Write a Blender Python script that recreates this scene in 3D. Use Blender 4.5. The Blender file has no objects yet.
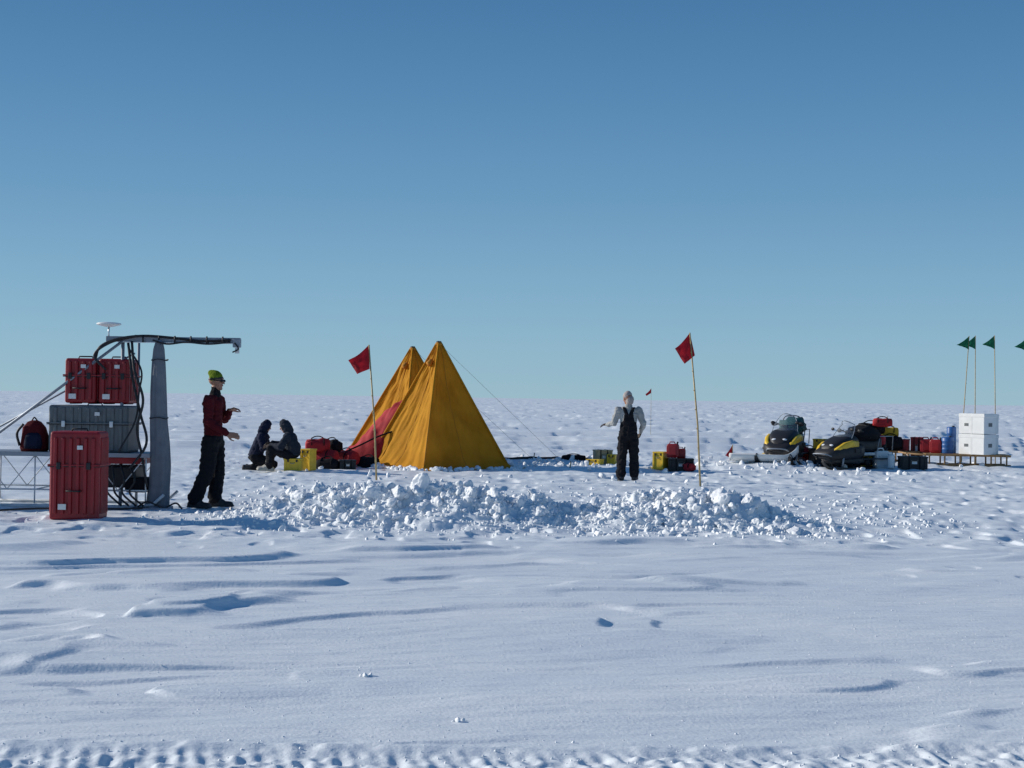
import bpy, bmesh, math, random
import numpy as np
from mathutils import Vector, Matrix, noise as mn
random.seed(7); rng=np.random.default_rng(11)
scene=bpy.context.scene
R=math.radians
SUN_EL=R(23); SUN_BACK=R(13)   # sun on the left, slightly beyond the camp

# ------------------------------------------------------------ materials
def mat(name,col,rough=.6,metal=0.,var=.15,vs=6.,bump=.0,bs=40.,trans=0.,spec=.5,col2=None):
    m=bpy.data.materials.new(name); m.use_nodes=True
    nt=m.node_tree; N=nt.nodes; L=nt.links
    p=N['Principled BSDF']; out=N['Material Output']
    tc=N.new('ShaderNodeTexCoord'); nz=N.new('ShaderNodeTexNoise')
    nz.inputs['Scale'].default_value=vs; nz.inputs['Detail'].default_value=5
    L.new(tc.outputs['Object'],nz.inputs['Vector'])
    r=N.new('ShaderNodeValToRGB')
    c=np.array(col)
    a=tuple(np.clip(c*(1-var),0,1)); b=tuple(np.clip(c*(1+var),0,1)) if col2 is None else col2
    r.color_ramp.elements[0].position=.3; r.color_ramp.elements[1].position=.7
    r.color_ramp.elements[0].color=(*a,1); r.color_ramp.elements[1].color=(*b,1)
    L.new(nz.outputs['Fac'],r.inputs['Fac']); L.new(r.outputs['Color'],p.inputs['Base Color'])
    p.inputs['Roughness'].default_value=rough; p.inputs['Metallic'].default_value=metal
    p.inputs['Specular IOR Level'].default_value=spec
    if bump>0:
        n2=N.new('ShaderNodeTexNoise'); n2.inputs['Scale'].default_value=bs; n2.inputs['Detail'].default_value=4
        L.new(tc.outputs['Object'],n2.inputs['Vector'])
        bp=N.new('ShaderNodeBump'); bp.inputs['Strength'].default_value=.6; bp.inputs['Distance'].default_value=bump
        L.new(n2.outputs['Fac'],bp.inputs['Height']); L.new(bp.outputs['Normal'],p.inputs['Normal'])
    if trans>0:
        t=N.new('ShaderNodeBsdfTranslucent'); L.new(r.outputs['Color'],t.inputs['Color'])
        mx=N.new('ShaderNodeMixShader'); mx.inputs[0].default_value=trans
        L.new(p.outputs[0],mx.inputs[1]); L.new(t.outputs[0],mx.inputs[2]); L.new(mx.outputs[0],out.inputs['Surface'])
    return m
M={}
M['red']=mat('red_plastic',(.27,.007,.013),.45,bump=.002)
M['redcloth']=mat('red_cloth',(.38,.011,.017),.8,bump=.01,bs=12)
M['flagred']=mat('red_flag_cloth',(.36,.009,.018),.85,trans=.3,bump=.003)
M['flaggreen']=mat('green_flag_cloth',(.01,.13,.06),.85,trans=.3)
M['grey']=mat('grey_plastic',(.12,.135,.14),.55,bump=.002)
M['black']=mat('black_rubber',(.012,.012,.014),.55,bump=.003)
M['blackcloth']=mat('black_cloth',(.010,.010,.013),.9,bump=.01,bs=25,spec=.2)
M['navy']=mat('navy_cloth',(.010,.014,.035),.9,bump=.01,bs=25,spec=.2)
M['slate']=mat('slate_cloth',(.022,.028,.04),.9,bump=.01,bs=25,spec=.2)
M['maroon']=mat('maroon_fleece',(.085,.009,.013),.95,bump=.01,bs=25,spec=.15)
M['shirt']=mat('pale_shirt',(.36,.36,.345),.9,bump=.01,bs=25,spec=.2)
M['cap']=mat('pale_cap',(.36,.32,.30),.9,bump=.004)
M['lime']=mat('lime_knit',(.13,.19,.02),.95,bump=.02,bs=50,spec=.05,col2=(.22,.30,.03))
M['skin']=mat('skin',(.34,.17,.11),.55,var=.08)
M['lips']=mat('lips',(.35,.12,.10),.5)
M['glove']=mat('glove_leather',(.05,.03,.02),.8)
M['boot']=mat('boot_rubber',(.02,.02,.022),.6)
M['paleboot']=mat('pale_boot',(.4,.38,.33),.7)
M['lens']=mat('dark_lens',(.005,.005,.006),.1)
M['alu']=mat('aluminium',(.55,.57,.6),.35,metal=.9,var=.08)
M['galv']=mat('dull_aluminium',(.26,.29,.33),.5,metal=.4,var=.1)
M['whiterod']=mat('white_tube',(.6,.62,.63),.4)
M['fabric']=mat('grey_wrap_fabric',(.20,.22,.25),.75,bump=.02,bs=9,col2=(.12,.14,.17))
M['white']=mat('white_plastic',(.78,.78,.76),.4,var=.05)
M['label']=mat('paper_label',(.7,.7,.68),.7,var=.05)
M['yellow']=mat('yellow_plastic',(.78,.50,.03),.45)
M['yellowcloth']=mat('yellow_cloth',(.62,.40,.03),.8,bump=.01,bs=14)
M['tent']=mat('tent_canvas',(.60,.26,.012),.8,var=.10,vs=1.6,trans=.33,bump=.025,bs=7,spec=.2,col2=(.76,.365,.024))
M['seam']=mat('tent_seam',(.42,.17,.012),.85,bump=.004)
M['wood']=mat('ash_wood',(.36,.21,.09),.6,vs=14,var=.3)
M['bamboo']=mat('bamboo',(.42,.30,.13),.5,vs=20,var=.25)
M['tan']=mat('tan_wood_crate',(.42,.33,.19),.7,vs=10,var=.2)
M['blue']=mat('blue_plastic',(.02,.10,.30),.45)
M['teal']=mat('teal_cloth',(.015,.085,.08),.8,bump=.01,bs=18)
M['headlamp']=mat('headlamp_lens',(.7,.72,.75),.1)
M['rope']=mat('guy_rope',(.28,.25,.2),.9)
g=bpy.data.materials.new('windscreen_acrylic'); g.use_nodes=True
gp=g.node_tree.nodes['Principled BSDF']; gp.inputs['Base Color'].default_value=(.35,.4,.45,1); gp.inputs['Roughness'].default_value=.12
gp.inputs['Alpha'].default_value=.25
M['screen']=g

def snow_mat(name,fine=1.0,lo=(.73,.78,.82),hi=(.82,.85,.87)):
    m=bpy.data.materials.new(name); m.use_nodes=True
    nt=m.node_tree; N=nt.nodes; L=nt.links; p=N['Principled BSDF']
    ge=N.new('ShaderNodeNewGeometry')
    def nz(s,d=5,vec=None):
        n=N.new('ShaderNodeTexNoise'); n.inputs['Scale'].default_value=s; n.inputs['Detail'].default_value=d
        L.new(vec or ge.outputs['Position'],n.inputs['Vector']); return n
    mp=N.new('ShaderNodeMapping'); mp.inputs['Scale'].default_value=(.45,1.9,1.); mp.inputs['Rotation'].default_value=(0,0,R(-12))
    L.new(ge.outputs['Position'],mp.inputs['Vector'])
    a=nz(.9,6,mp.outputs[0]); r=N.new('ShaderNodeValToRGB')
    r.color_ramp.elements[0].position=.35; r.color_ramp.elements[1].position=.65
    r.color_ramp.elements[0].color=(*lo,1); r.color_ramp.elements[1].color=(*hi,1)
    L.new(a.outputs['Fac'],r.inputs['Fac']); L.new(r.outputs['Color'],p.inputs['Base Color'])
    p.inputs['Roughness'].default_value=.5; p.inputs['Specular IOR Level'].default_value=.35
    b1=nz(5,6,mp.outputs[0]); b2=nz(45,4); b3=nz(260,2)
    bp1=N.new('ShaderNodeBump'); bp1.inputs['Strength'].default_value=.7; bp1.inputs['Distance'].default_value=.030*fine
    bp2=N.new('ShaderNodeBump'); bp2.inputs['Strength'].default_value=.6; bp2.inputs['Distance'].default_value=.006*fine
    bp3=N.new('ShaderNodeBump'); bp3.inputs['Strength'].default_value=.6; bp3.inputs['Distance'].default_value=.0018
    L.new(b1.outputs['Fac'],bp1.inputs['Height']); L.new(b2.outputs['Fac'],bp2.inputs['Height']); L.new(b3.outputs['Fac'],bp3.inputs['Height'])
    L.new(bp1.outputs[0],bp2.inputs['Normal']); L.new(bp2.outputs[0],bp3.inputs['Normal']); L.new(bp3.outputs[0],p.inputs['Normal'])
    return m
M['snow']=snow_mat('wind_packed_snow'); M['snowblock']=snow_mat('broken_snow',.6,(.84,.86,.88),(.88,.89,.90))

# ------------------------------------------------------------ noise
def hsh(ix,iy,seed):
    h=(ix*374761393+iy*668265263+seed*1442695041)&0xffffffff
    h=((h^(h>>13))*1274126177)&0xffffffff
    h=h^(h>>16)
    return h/4294967295.0*2-1
def vn(x,y,seed=0):
    x=np.asarray(x,float); y=np.asarray(y,float)
    fx=np.floor(x); fy=np.floor(y); ix=fx.astype(np.int64); iy=fy.astype(np.int64)
    tx=x-fx; ty=y-fy; tx=tx*tx*tx*(tx*(tx*6-15)+10); ty=ty*ty*ty*(ty*(ty*6-15)+10)
    a=hsh(ix,iy,seed); b=hsh(ix+1,iy,seed); c=hsh(ix,iy+1,seed); d=hsh(ix+1,iy+1,seed)
    return (a*(1-tx)+b*tx)*(1-ty)+(c*(1-tx)+d*tx)*ty
def fbm(x,y,o=4,seed=0,g=.5):
    s=0;a=1;t=0
    for i in range(o):
        cs,sn=math.cos(.6*i),math.sin(.6*i)
        s=s+a*vn(x*cs-y*sn+17.3*i,x*sn+y*cs-9.1*i,seed+i*13); t+=a; a*=g; x=x*2.03; y=y*2.03
    return s/t
def afbm(u,v,o=3,seed=0,g=.45):   # keeps its stretch direction in every octave
    s=0;a=1;t=0
    for i in range(o):
        s=s+a*vn(u+17.3*i,v-9.1*i,seed+i*13); t+=a; a*=g; u=u*2.03; v=v*2.03
    return s/t
def ss(a,b,x):
    t=np.clip((x-a)/(b-a),0,1); return t*t*(3-2*t)

def ground_h(x,y):
    x=np.asarray(x,float); y=np.asarray(y,float)
    d=np.hypot(x,y)
    c,s=math.cos(R(12)),math.sin(R(12))
    u=x*c+y*s; v=-x*s+y*c
    u=u+.5*vn(x/1.7,y/1.7,91); v=v+.22*vn(x/1.5,y/1.5,92)+.025*vn(x/.35,y/.35,93)
    camp=ss(14.6,16.6,y+.7*vn(x/1.5,0*x,5))*(1-ss(38,48,y))*ss(-9.5,-6.5,x)*(1-ss(11,16,x))
    z=.06*fbm(x/11,y/6,3,1)
    soft=np.maximum(1.,(d/8.)**1.5)       # ledges are blunter further out
    # wind-cut ledges (sastrugi)
    n=afbm(u/2.2,v/.66,3,20,.36)
    m=ss(-.1,.4,vn(x/3.7,y/2.6,31))
    led=ss(.12,.12+.10*soft,n)*.052-ss(.20,.20+.10*soft,-n)*.030
    n2=afbm(u/1.15,v/.38,2,40,.3)
    m2=ss(.1,.6,vn(x/2.6+7,y/2.0,33))
    led2=ss(.18,.18+.18*soft,n2)*.024
    z=z+(led*m+led2*m2)*(1-.85*camp)
    z=z+.022*afbm(u/2.6,v/.8,3,50,.35)*(1-.3*camp)+.007*afbm(u/.8,v/.16,2,55)/soft
    # larger relief further out
    far=ss(18,45,d)
    nf=afbm(u/4.8,v/1.7,4,60,.5)
    z=z+far*(.12*nf+.12*ss(.05,.2,nf))*(1-.6*camp)
    vf=ss(150,500,d); z=z+vf*.35*fbm(u/40,v/25,3,70)
    # trampled camp
    tr=fbm(x/.42,y/.42,3,80); z=z+camp*(.034*tr-.04*ss(.25,.6,vn(x/.33,y/.33,83)))
    # footprints leading right
    ft=np.exp(-((y-(13.3+.25*(x-4.5)))/.5)**2)*ss(3.2,4.2,x)
    z=z-ft*.030*ss(.1,.7,vn(x/.3,y/.3,85))
    # dug-out snow mound
    cx=-1.25; w1=np.exp(-((x-cx)/1.95)**4)*np.exp(-((y-18.2-.15*np.sin(x*2))/.78)**2)
    w2=np.exp(-((x-2.35)/1.4)**4)*np.exp(-((y-18.3)/.68)**2)
    rough=1+.45*fbm(x/.5,y/.4,3,88)+.30*ss(-.1,.4,vn(x/.17,y/.17,89))+.15*vn(x/.08,y/.08,87)
    z=z+(w1*.34+w2*.28)*rough
    # drift around parked vehicles
    z=z+.15*np.exp(-((x-6.1)/1.3)**4)*np.exp(-((y-33.2)/1.0)**2)
    # tracked-vehicle trail across the foreground
    tc_=6.12+.035*x+.05*vn(x/2,0*x,77)
    band=np.exp(-(np.abs(y-tc_)/.28)**6)
    lug=np.sin((x+.25*np.abs(y-tc_)+.012*vn(x/.2,y/.1,75))*2*math.pi/.085)*.5+.5
    br=.5+.5*vn(x/.12,y/.07,78)
    z=z+band*(-.028+.012*lug*(.1+.9*br)+.018*vn(x/.06,y/.06,79)*.7)+.012*np.exp(-((np.abs(y-tc_)-.34)/.06)**2)*(.5+vn(x/.09,y/.09,76))
    return z
def gh(x,y): return float(ground_h(np.array([x]),np.array([y]))[0])

# ------------------------------------------------------------ mesh helpers
def mesh_np(name,V,F):
    me=bpy.data.meshes.new(name); V=np.asarray(V,np.float32); F=np.asarray(F,np.int32)
    k=F.shape[1]; me.vertices.add(len(V)); me.vertices.foreach_set('co',V.ravel())
    me.loops.add(F.size); me.loops.foreach_set('vertex_index',F.ravel())
    me.polygons.add(len(F)); me.polygons.foreach_set('loop_start',np.arange(0,F.size,k,dtype=np.int32))
    me.polygons.foreach_set('loop_total',np.full(len(F),k,np.int32))
    me.update(calc_edges=True); return me
def link(name,me,m=None,parent=None,smooth=True,loc=(0,0,0),rot=(0,0,0)):
    o=bpy.data.objects.new(name,me); scene.collection.objects.link(o)
    if m is not None: me.materials.append(M[m] if isinstance(m,str) else m)
    if parent is not None: o.parent=parent
    o.location=loc; o.rotation_euler=rot
    if me and smooth: me.polygons.foreach_set('use_smooth',np.ones(len(me.polygons),bool))
    return o
def grp(name,x,y,z=None,rot=0.,sc=1.):
    e=bpy.data.objects.new(name,None); scene.collection.objects.link(e)
    e.location=(x,y,gh(x,y) if z is None else z); e.rotation_euler=(0,0,R(rot)); e.scale=(sc,)*3; return e
def box(name,c,s,m,par,bev=.01,rot=(0,0,0),seg=2,taper=1.):
    bm=bmesh.new(); bmesh.ops.create_cube(bm,size=1)
    for v in bm.verts:
        k=taper if v.co.z>0 else 1
        v.co=Vector((v.co.x*s[0]*k,v.co.y*s[1]*k,v.co.z*s[2]))
    if bev>0: bmesh.ops.bevel(bm,geom=bm.edges[:],offset=min(bev,.45*min(s)),segments=seg,affect='EDGES',profile=.5)
    me=bpy.data.meshes.new(name); bm.to_mesh(me); bm.free()
    return link(name,me,m,par,smooth=False,loc=c,rot=rot)
def catmull(P,k=8):
    P=[np.array(p,float) for p in P]; P=[2*P[0]-P[1]]+P+[2*P[-1]-P[-2]]; o=[]
    for i in range(1,len(P)-2):
        for j in range(k):
            t=j/k; a,b,c,d=P[i-1:i+3]
            o.append(.5*((2*b)+(-a+c)*t+(2*a-5*b+4*c-d)*t*t+(-a+3*b-3*c+d)*t**3))
    o.append(P[-2]); return o
def tube(name,P,r,m,par,n=10,smoothpath=False):
    P=catmull(P) if smoothpath else [np.array(p,float) for p in P]
    rr=r if hasattr(r,'__len__') else [r]*len(P)
    if len(rr)!=len(P): rr=np.interp(np.linspace(0,1,len(P)),np.linspace(0,1,len(rr)),rr)
    V=[];F=[];up=None
    for i,p in enumerate(P):
        t=P[min(i+1,len(P)-1)]-P[max(i-1,0)]; t/=np.linalg.norm(t)+1e-9
        if up is None:
            up=np.array([0,0,1.]) if abs(t[2])<.9 else np.array([1.,0,0])
        a=np.cross(t,up); a/=np.linalg.norm(a)+1e-9; b=np.cross(a,t); up=b
        for k in range(n):
            q=2*math.pi*k/n; V.append(p+rr[i]*(a*math.cos(q)+b*math.sin(q)))
    L=len(P)
    for i in range(L-1):
        for k in range(n):
            F.append([i*n+k,i*n+(k+1)%n,(i+1)*n+(k+1)%n,(i+1)*n+k])
    me=bpy.data.meshes.new(name); me.from_pydata([tuple(v) for v in V],[],F+[list(range(n))[::-1],list(range((L-1)*n,L*n))]); me.update()
    return link(name,me,m,par)
def loft(name,secs,m,par,axis='y',n=28,p=2.6,wr=0.,seed=0,loc=(0,0,0),rot=(0,0,0),folds=None):
    V=[];F=[]
    for s in secs:
        for k in range(n):
            q=2*math.pi*k/n; c,si=math.cos(q),math.sin(q)
            a=abs(c)**(2/p)*(1 if c>=0 else -1); b=abs(si)**(2/p)*(1 if si>=0 else -1)
            w=1+wr*(mn.noise(Vector((c*2.2+seed,si*2.2,s[0]*3.5)))+.5*mn.noise(Vector((c*5,si*5+seed,s[0]*8)))) if wr else 1
            if folds: w+=folds*(math.sin(5*q+s[0]*1.7)+.6*math.sin(9*q-s[0]*2.3+1)+.8*mn.noise(Vector((c*3,si*3,s[0]*1.6))))
            if axis=='y': V.append((s[1]+a*s[2]*w,s[0],(s[3]+s[4])/2+b*(s[4]-s[3])/2*w))
            else: V.append((s[1]+a*s[2]*w,s[3]+b*s[4]*w,s[0]))
    L=len(secs)
    for i in range(L-1):
        for k in range(n): F.append([i*n+k,i*n+(k+1)%n,(i+1)*n+(k+1)%n,(i+1)*n+k])
    F+= [list(range(n)),list(range((L-1)*n,L*n))[::-1]]
    me=bpy.data.meshes.new(name); me.from_pydata(V,[],F)
    bm=bmesh.new(); bm.from_mesh(me); bmesh.ops.recalc_face_normals(bm,faces=bm.faces); bm.to_mesh(me); bm.free()
    return link(name,me,m,par,loc=loc,rot=rot)
def ico(name,c,r,m,par,sub=2,lump=0.):
    bm=bmesh.new(); bmesh.ops.create_icosphere(bm,subdivisions=sub,radius=1)
    rx=r if hasattr(r,'__len__') else (r,r,r)
    for v in bm.verts:
        k=1+lump*mn.noise(v.co*1.7+Vector(c)*3)
        v.co=Vector((v.co.x*rx[0]*k,v.co.y*rx[1]*k,v.co.z*rx[2]*k))
    me=bpy.data.meshes.new(name); bm.to_mesh(me); bm.free(); return link(name,me,m,par,loc=c)

# ------------------------------------------------------------ ground sheet
inner=np.linspace(R(-26),R(26),900)
outL=np.linspace(R(-180),R(-26),60)[:-1]; outR=np.linspace(R(26),R(180),60)[1:-1]
ang=np.concatenate([outL,inner,outR]); na=len(ang)
dy=np.concatenate([np.linspace(425,250,330),np.linspace(249.6,110,480),np.linspace(109.6,32,200)])
rad=2240/dy
rad=np.concatenate([np.array([.4,1,2,3,4,4.6,5.0]),rad,np.geomspace(rad[-1]*1.006,9000,260)])
AA,RR=np.meshgrid(ang,rad); X=RR*np.sin(AA); Y=RR*np.cos(AA); Z=ground_h(X,Y)
V=np.stack([X,Y,Z],-1).reshape(-1,3)
nr=len(rad); i=np.arange(nr-1)[:,None]*na; j=np.arange(na)[None,:]; j2=(j+1)%na
F=np.stack([i+j,i+j2,i+na+j2,i+na+j],-1).reshape(-1,4)[:,::-1]
gm=mesh_np('snow_ground',V,F); link('snow_ground',gm,'snow')
if gm.polygons[len(gm.polygons)//2].normal.z<0: gm.flip_normals()

# ------------------------------------------------------------ broken snow blocks
def ico_np(sub):
    bm=bmesh.new(); bmesh.ops.create_icosphere(bm,subdivisions=sub,radius=1)
    bm.verts.ensure_lookup_table(); v=np.array([x.co[:] for x in bm.verts]); f=np.array([[q.index for q in a.verts] for a in bm.faces]); bm.free(); return v,f
ICO={k:ico_np(k) for k in (1,2,3,4)}
def chunk_t(sub):
    v,f=ICO[sub]; v=v.copy()
    for _ in range(rng.integers(6,10)):
        n=rng.normal(size=3); n/=np.linalg.norm(n); d=rng.uniform(.42,.8)
        v-=np.maximum(0,v@n-d)[:,None]*n[None]*.92
    fr=1.7+sub*.5
    w=np.array([mn.fractal(Vector(p*fr)+Vector(n*9),1.,2.,4) for p in v]); v*=(1+.18*w)[:,None]
    return v,f
TPL={k:[chunk_t(k) for _ in range(c)] for k,c in ((1,10),(2,16),(3,18),(4,12))}
def rotm():
    q=rng.normal(size=4); q/=np.linalg.norm(q); w,x,y,z=q
    return np.array([[1-2*(y*y+z*z),2*(x*y-z*w),2*(x*z+y*w)],[2*(x*y+z*w),1-2*(x*x+z*z),2*(y*z-x*w)],[2*(x*z-y*w),2*(y*z+x*w),1-2*(x*x+y*y)]])
def chunks(name,items,smooth=False):
    VV=[];FF=[];o=0
    XY=np.array([(a[0],a[1]) for a in items]); H=ground_h(XY[:,0],XY[:,1])
    for (x,y,up,r),hz in zip(items,H):
        sub=4 if r>.08 else (3 if r>.035 else (2 if r>.012 else 1))
        v,f=TPL[sub][rng.integers(len(TPL[sub]))]
        s=r*np.array([rng.uniform(.8,1.5),rng.uniform(.7,1.2),rng.uniform(.55,1.)])
        v=(v*s)@rotm().T+np.array([x,y,hz+r*up]); VV.append(v); FF.append(f+o); o+=len(v)
    me=mesh_np(name,np.vstack(VV),np.vstack(FF)); return link(name,me,'snowblock',smooth=smooth)
it=[]
def addc(x,y,r,up=.25): it.append((x,y,up,r))
for x,y,r,up in ((-1.42,17.85,.15,.5),(-1.15,18.0,.14,.6),(-1.75,17.9,.12,.5),(-2.7,18.0,.12,.4),(-.2,17.9,.11,.4),(1.7,18.0,.11,.4),(2.2,18.1,.13,.4),(2.7,17.9,.12,.4),(3.2,18.0,.10,.4)): addc(x,y,r,up)
for _ in range(110):
    if rng.random()<.6: x=rng.normal(-1.35,1.05); 
    else: x=rng.normal(2.35,.75)
    if -3.3<x<3.6: addc(x,rng.normal(18.05,.36),rng.uniform(.06,.11),rng.uniform(-.3,.35))
for _ in range(1300):
    x=rng.normal(-1.2,1.3) if rng.random()<.6 else rng.normal(2.35,.9)
    if -3.8<x<4.3: addc(x,rng.normal(18.05,.5),rng.uniform(.025,.06),rng.uniform(-.2,.5))
for _ in range(3600):
    x=rng.uniform(-4,4.2) if rng.random()<.4 else rng.normal(.2,2.1)
    addc(x,rng.normal(18.1,.75),rng.uniform(.010,.03))
for _ in range(900):
    addc(rng.uniform(-4.5,6.5),18.5+abs(rng.normal(0,3)),rng.uniform(.015,.045),.0)
chunks('snow_block_pile',it)
it=[]
for _ in range(420):
    k=rng.random()
    if k<.5: x,y=rng.normal(1.,1.4),rng.normal(33.5,1.)
    elif k<.75: x,y=rng.normal(6.2,1.2),rng.normal(33,1.2)
    else: x,y=rng.uniform(-5,13),rng.uniform(26,38)
    addc(x,y,rng.uniform(.02,.09))
chunks('scattered_snow_lumps',it)
it=[]
for k,(x,y,r) in enumerate([(-.243,6.94,.018),(-.81,7.97,.022)]):
    addc(x,y,r,.3); addc(x+r*1.4,y+.02,r*.8,.2); addc(x-r*1.3,y+.01,r*.6,.1)
for _ in range(300): addc(rng.uniform(-3.2,3.4),6.12+rng.normal(0,.26),rng.uniform(.003,.010))
for _ in range(2200):
    y=rng.uniform(6.2,15); addc(rng.uniform(-.42,.42)*y,y,rng.uniform(.002,.006))
chunks('loose_snow_crumbs',it)

# ------------------------------------------------------------ tents
def tent(x,y,rot,h=2.85,side=2.34,seed=0):
    T=grp('pyramid_tent',x,y,rot=rot)
    C=[np.array([a*side/2,b*side/2]) for a,b in ((-1,-1),(1,-1),(1,1),(-1,1))]
    nS,nT=64,80
    def surf(f,s,t):
        A,B=C[f],C[(f+1)%4]; nv=np.array([(B-A)[1],-(B-A)[0]]); nv=nv/np.linalg.norm(nv)
        k=(1-t)*1.0+.035*t; flare=.10*max(0,1-t/.10)**2; e=math.sin(math.pi*s)
        p=(A*(1-s)+B*s)*(k+flare)
        sag=-.095*e**.7*math.sin(math.pi*min(1,t*1.1+.05))**.6
        fold=.075*(1-t)**.6*mn.noise(Vector((s*6+seed*5+f*11,t*1.0,seed)))*min(1,e*2)
        fold+=.034*mn.noise(Vector((s*15+f*5,t*3.0,seed+4)))*min(1,e*3)*(1-t)**.4
        fold+=.045*mn.noise(Vector((s*4+t*9,f*3.+t*2,seed+2)))*min(1,e*2)
        fold+=.018*mn.noise(Vector((s*24-t*12,f*3.+t*6,seed+7)))*min(1,e*2)*(1-t)**.3
        return p+nv*(sag+fold)
    V=[];F=[]
    for f in range(4):
        o=len(V)
        for j in range(nT+1):
            t=j/nT
            for i_ in range(nS+1):
                s=i_/nS; p=surf(f,s,t)
                V.append((p[0],p[1],h*t+(.03*mn.noise(Vector((s*5,f,seed))) if j==0 else 0)-.02*(j==0)))
        for j in range(nT):
            for i_ in range(nS):
                a=o+j*(nS+1)+i_; F.append([a,a+1,a+nS+2,a+nS+1])
    me=bpy.data.meshes.new('canvas'); me.from_pydata(V,[],F); link('canvas',me,'tent',T)
    for i_,c in enumerate(C):
        P=[(c[0]*((1-t)+.035*t)*1.012,c[1]*((1-t)+.035*t)*1.012,h*t) for t in np.linspace(0,1,12)]
        tube('ridge_sleeve_%d'%(i_+1),P,.024,'tent',T)
        P=[(c[0]*((1-t)+.035*t)*1.03,c[1]*((1-t)+.035*t)*1.03,h*t+.004) for t in np.linspace(.02,1,12)]
        tube('ridge_seam_%d'%(i_+1),P,.008,'seam',T,n=6)
        tp=np.array([c[0]*.035,c[1]*.035,h]); d=np.array([-c[0],-c[1],h]); d/=np.linalg.norm(d)
        tube('pole_end_%d'%(i_+1),[tp-d*.04,tp+d*.06],.022,'black',T)
    ico('apex_cap',(0,0,h-.01),(.085,.085,.06),'seam',T)
    V=[];F=[];n=160
    for i_ in range(n):
        q=4*i_/n; f=int(q)%4; s=q-int(q); A,B=C[f],C[(f+1)%4]; p=A*(1-s)+B*s
        for k,(sc,z) in enumerate(((1.06,.05),(1.14,.02),(1.26,.015))):
            w=1+.04*mn.noise(Vector((i_*.35,k,seed)))
            V.append((p[0]*sc*w,p[1]*sc*w,z+.04*abs(mn.noise(Vector((i_*.4,k,seed+3))))))
    for i_ in range(n):
        for k in range(2):
            a=i_*3+k; b=((i_+1)%n)*3+k; F.append([a,a+1,b+1,b])
    me=bpy.data.meshes.new('skirt'); me.from_pydata(V,[],F); link('skirt',me,'tent',T)
    for f in range(4):
        P=[]
        for t in np.linspace(.02,.97,40):
            p=surf(f,.5,t); P.append((p[0],p[1],h*t))
        tube('panel_seam_%d'%(f+1),P,.006,'seam',T,n=6)
    p=surf(3,.5,.86); tube('vent_sleeve',[(p[0],p[1],h*.86),(p[0]*1.5,p[1]*1.5,h*.83)],[.06,.07],'seam',T,n=12)
    for i_,c in enumerate(C):
        if i_ in (0,3): continue
        p0=(c[0]*.06,c[1]*.06,h*.97); p1=(c[0]*1.85,c[1]*1.85,.02)
        tube('guy_line_%d'%(i_+1),[p0,p1],.003,'rope',T,n=5)
        tube('peg_%d'%(i_+1),[(p1[0],p1[1],-.05),(p1[0]*1.01,p1[1]*1.01,.2)],.012,'bamboo',T,n=6)
    return T
tent(-1.70,32.3,38,seed=1)
tent(-2.50,35.1,42,h=2.76,seed=3)
it=[]
for (tx,ty,rt) in ((-1.70,32.3,38),(-2.50,35.1,42)):
    for _ in range(260):
        q=rng.uniform(0,4); f=int(q); s=q-f; C=[(-1,-1),(1,-1),(1,1),(-1,1)]
        px=C[f][0]*(1-s)+C[(f+1)%4][0]*s; py=C[f][1]*(1-s)+C[(f+1)%4][1]*s; k=1.17*rng.uniform(1.12,1.3)
        c,si=math.cos(R(rt)),math.sin(R(rt)); x=tx+k*(px*c-py*si); y=ty+k*(px*si+py*c)
        addc(x,y,rng.uniform(.03,.10),.1)
chunks('skirt_snow',it)

# ------------------------------------------------------------ flags
def flag(name,x,y,top,lean,quad,m,r=.011,z0=None,wave=.03,lean_y=0.):
    F_=grp(name,x,y,z=z0)
    zt=top-F_.location.z
    tube('pole',[(0,0,-.15),(lean*.3,lean_y*.3,zt*.4),(lean,lean_y,zt)],[r*1.15,r,r*.8],'bamboo',F_,n=8)
    for k in range(1,8):
        t=k/8; ico('node_%d'%k,(lean*t,lean_y*t,zt*t),(r*1.25,r*1.25,r*.6),'bamboo',F_,1)
    A,B,C,D=[np.array(q) for q in quad]; n=14; V=[];Fc=[]
    for i_ in range(n+1):
        for j in range(n+1):
            s,t=i_/n,j/n; p=(A*(1-s)+D*s)*(1-t)+(B*(1-s)+C*s)*t
            V.append((lean+p[0],lean_y+wave*math.sin(s*5+t*2)*s+.03*mn.noise(Vector((s*4,t*4,x)))*s*2,zt+p[1]-.03*math.sin(math.pi*s)*(1-t)))
    for i_ in range(n):
        for j in range(n): a=i_*(n+1)+j; Fc.append([a,a+1,a+n+2,a+n+1])
    me=bpy.data.meshes.new('cloth'); me.from_pydata(V,[],Fc); link('cloth',me,m,F_)
    return F_
flag('red_marker_flag',-2.54,26.6,2.57,-.19,[(0,0),(.02,-.46),(-.22,-.56),(-.38,-.30)],'flagred',r=.016,wave=.06)
flag('red_marker_flag',3.53,26.0,2.86,-.24,[(0,0),(.10,-.42),(-.09,-.58),(-.28,-.30)],'flagred',r=.016,wave=.06)
flag('red_marker_flag',5.85,37,.45,.0,[(0,0),(0,-.28),(-.1,-.33),(-.2,-.28)],'flagred',r=.012)
flag('red_marker_flag',5.97,60,2.1,.0,[(0,0),(0,-.2),(-.2,-.33),(-.25,-.25)],'flagred',r=.006)
flag('red_marker_flag',10.2,38,1.25,.0,[(0,0),(0,-.35),(-.1,-.4),(-.16,-.3)],'flagred',r=.012)
for (x,yy,ln,tp) in ((11.80,36.7,.17,3.40),(12.22,36.9,-.02,3.42),(12.66,36.6,-.06,3.42),(13.62,36.8,-.1,3.38)):
    flag('green_marker_flag',x,yy,tp,ln,[(0,0),(.0,-.36),(-.14,-.29),(-.34,-.24)],'flaggreen',r=.012)

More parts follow.
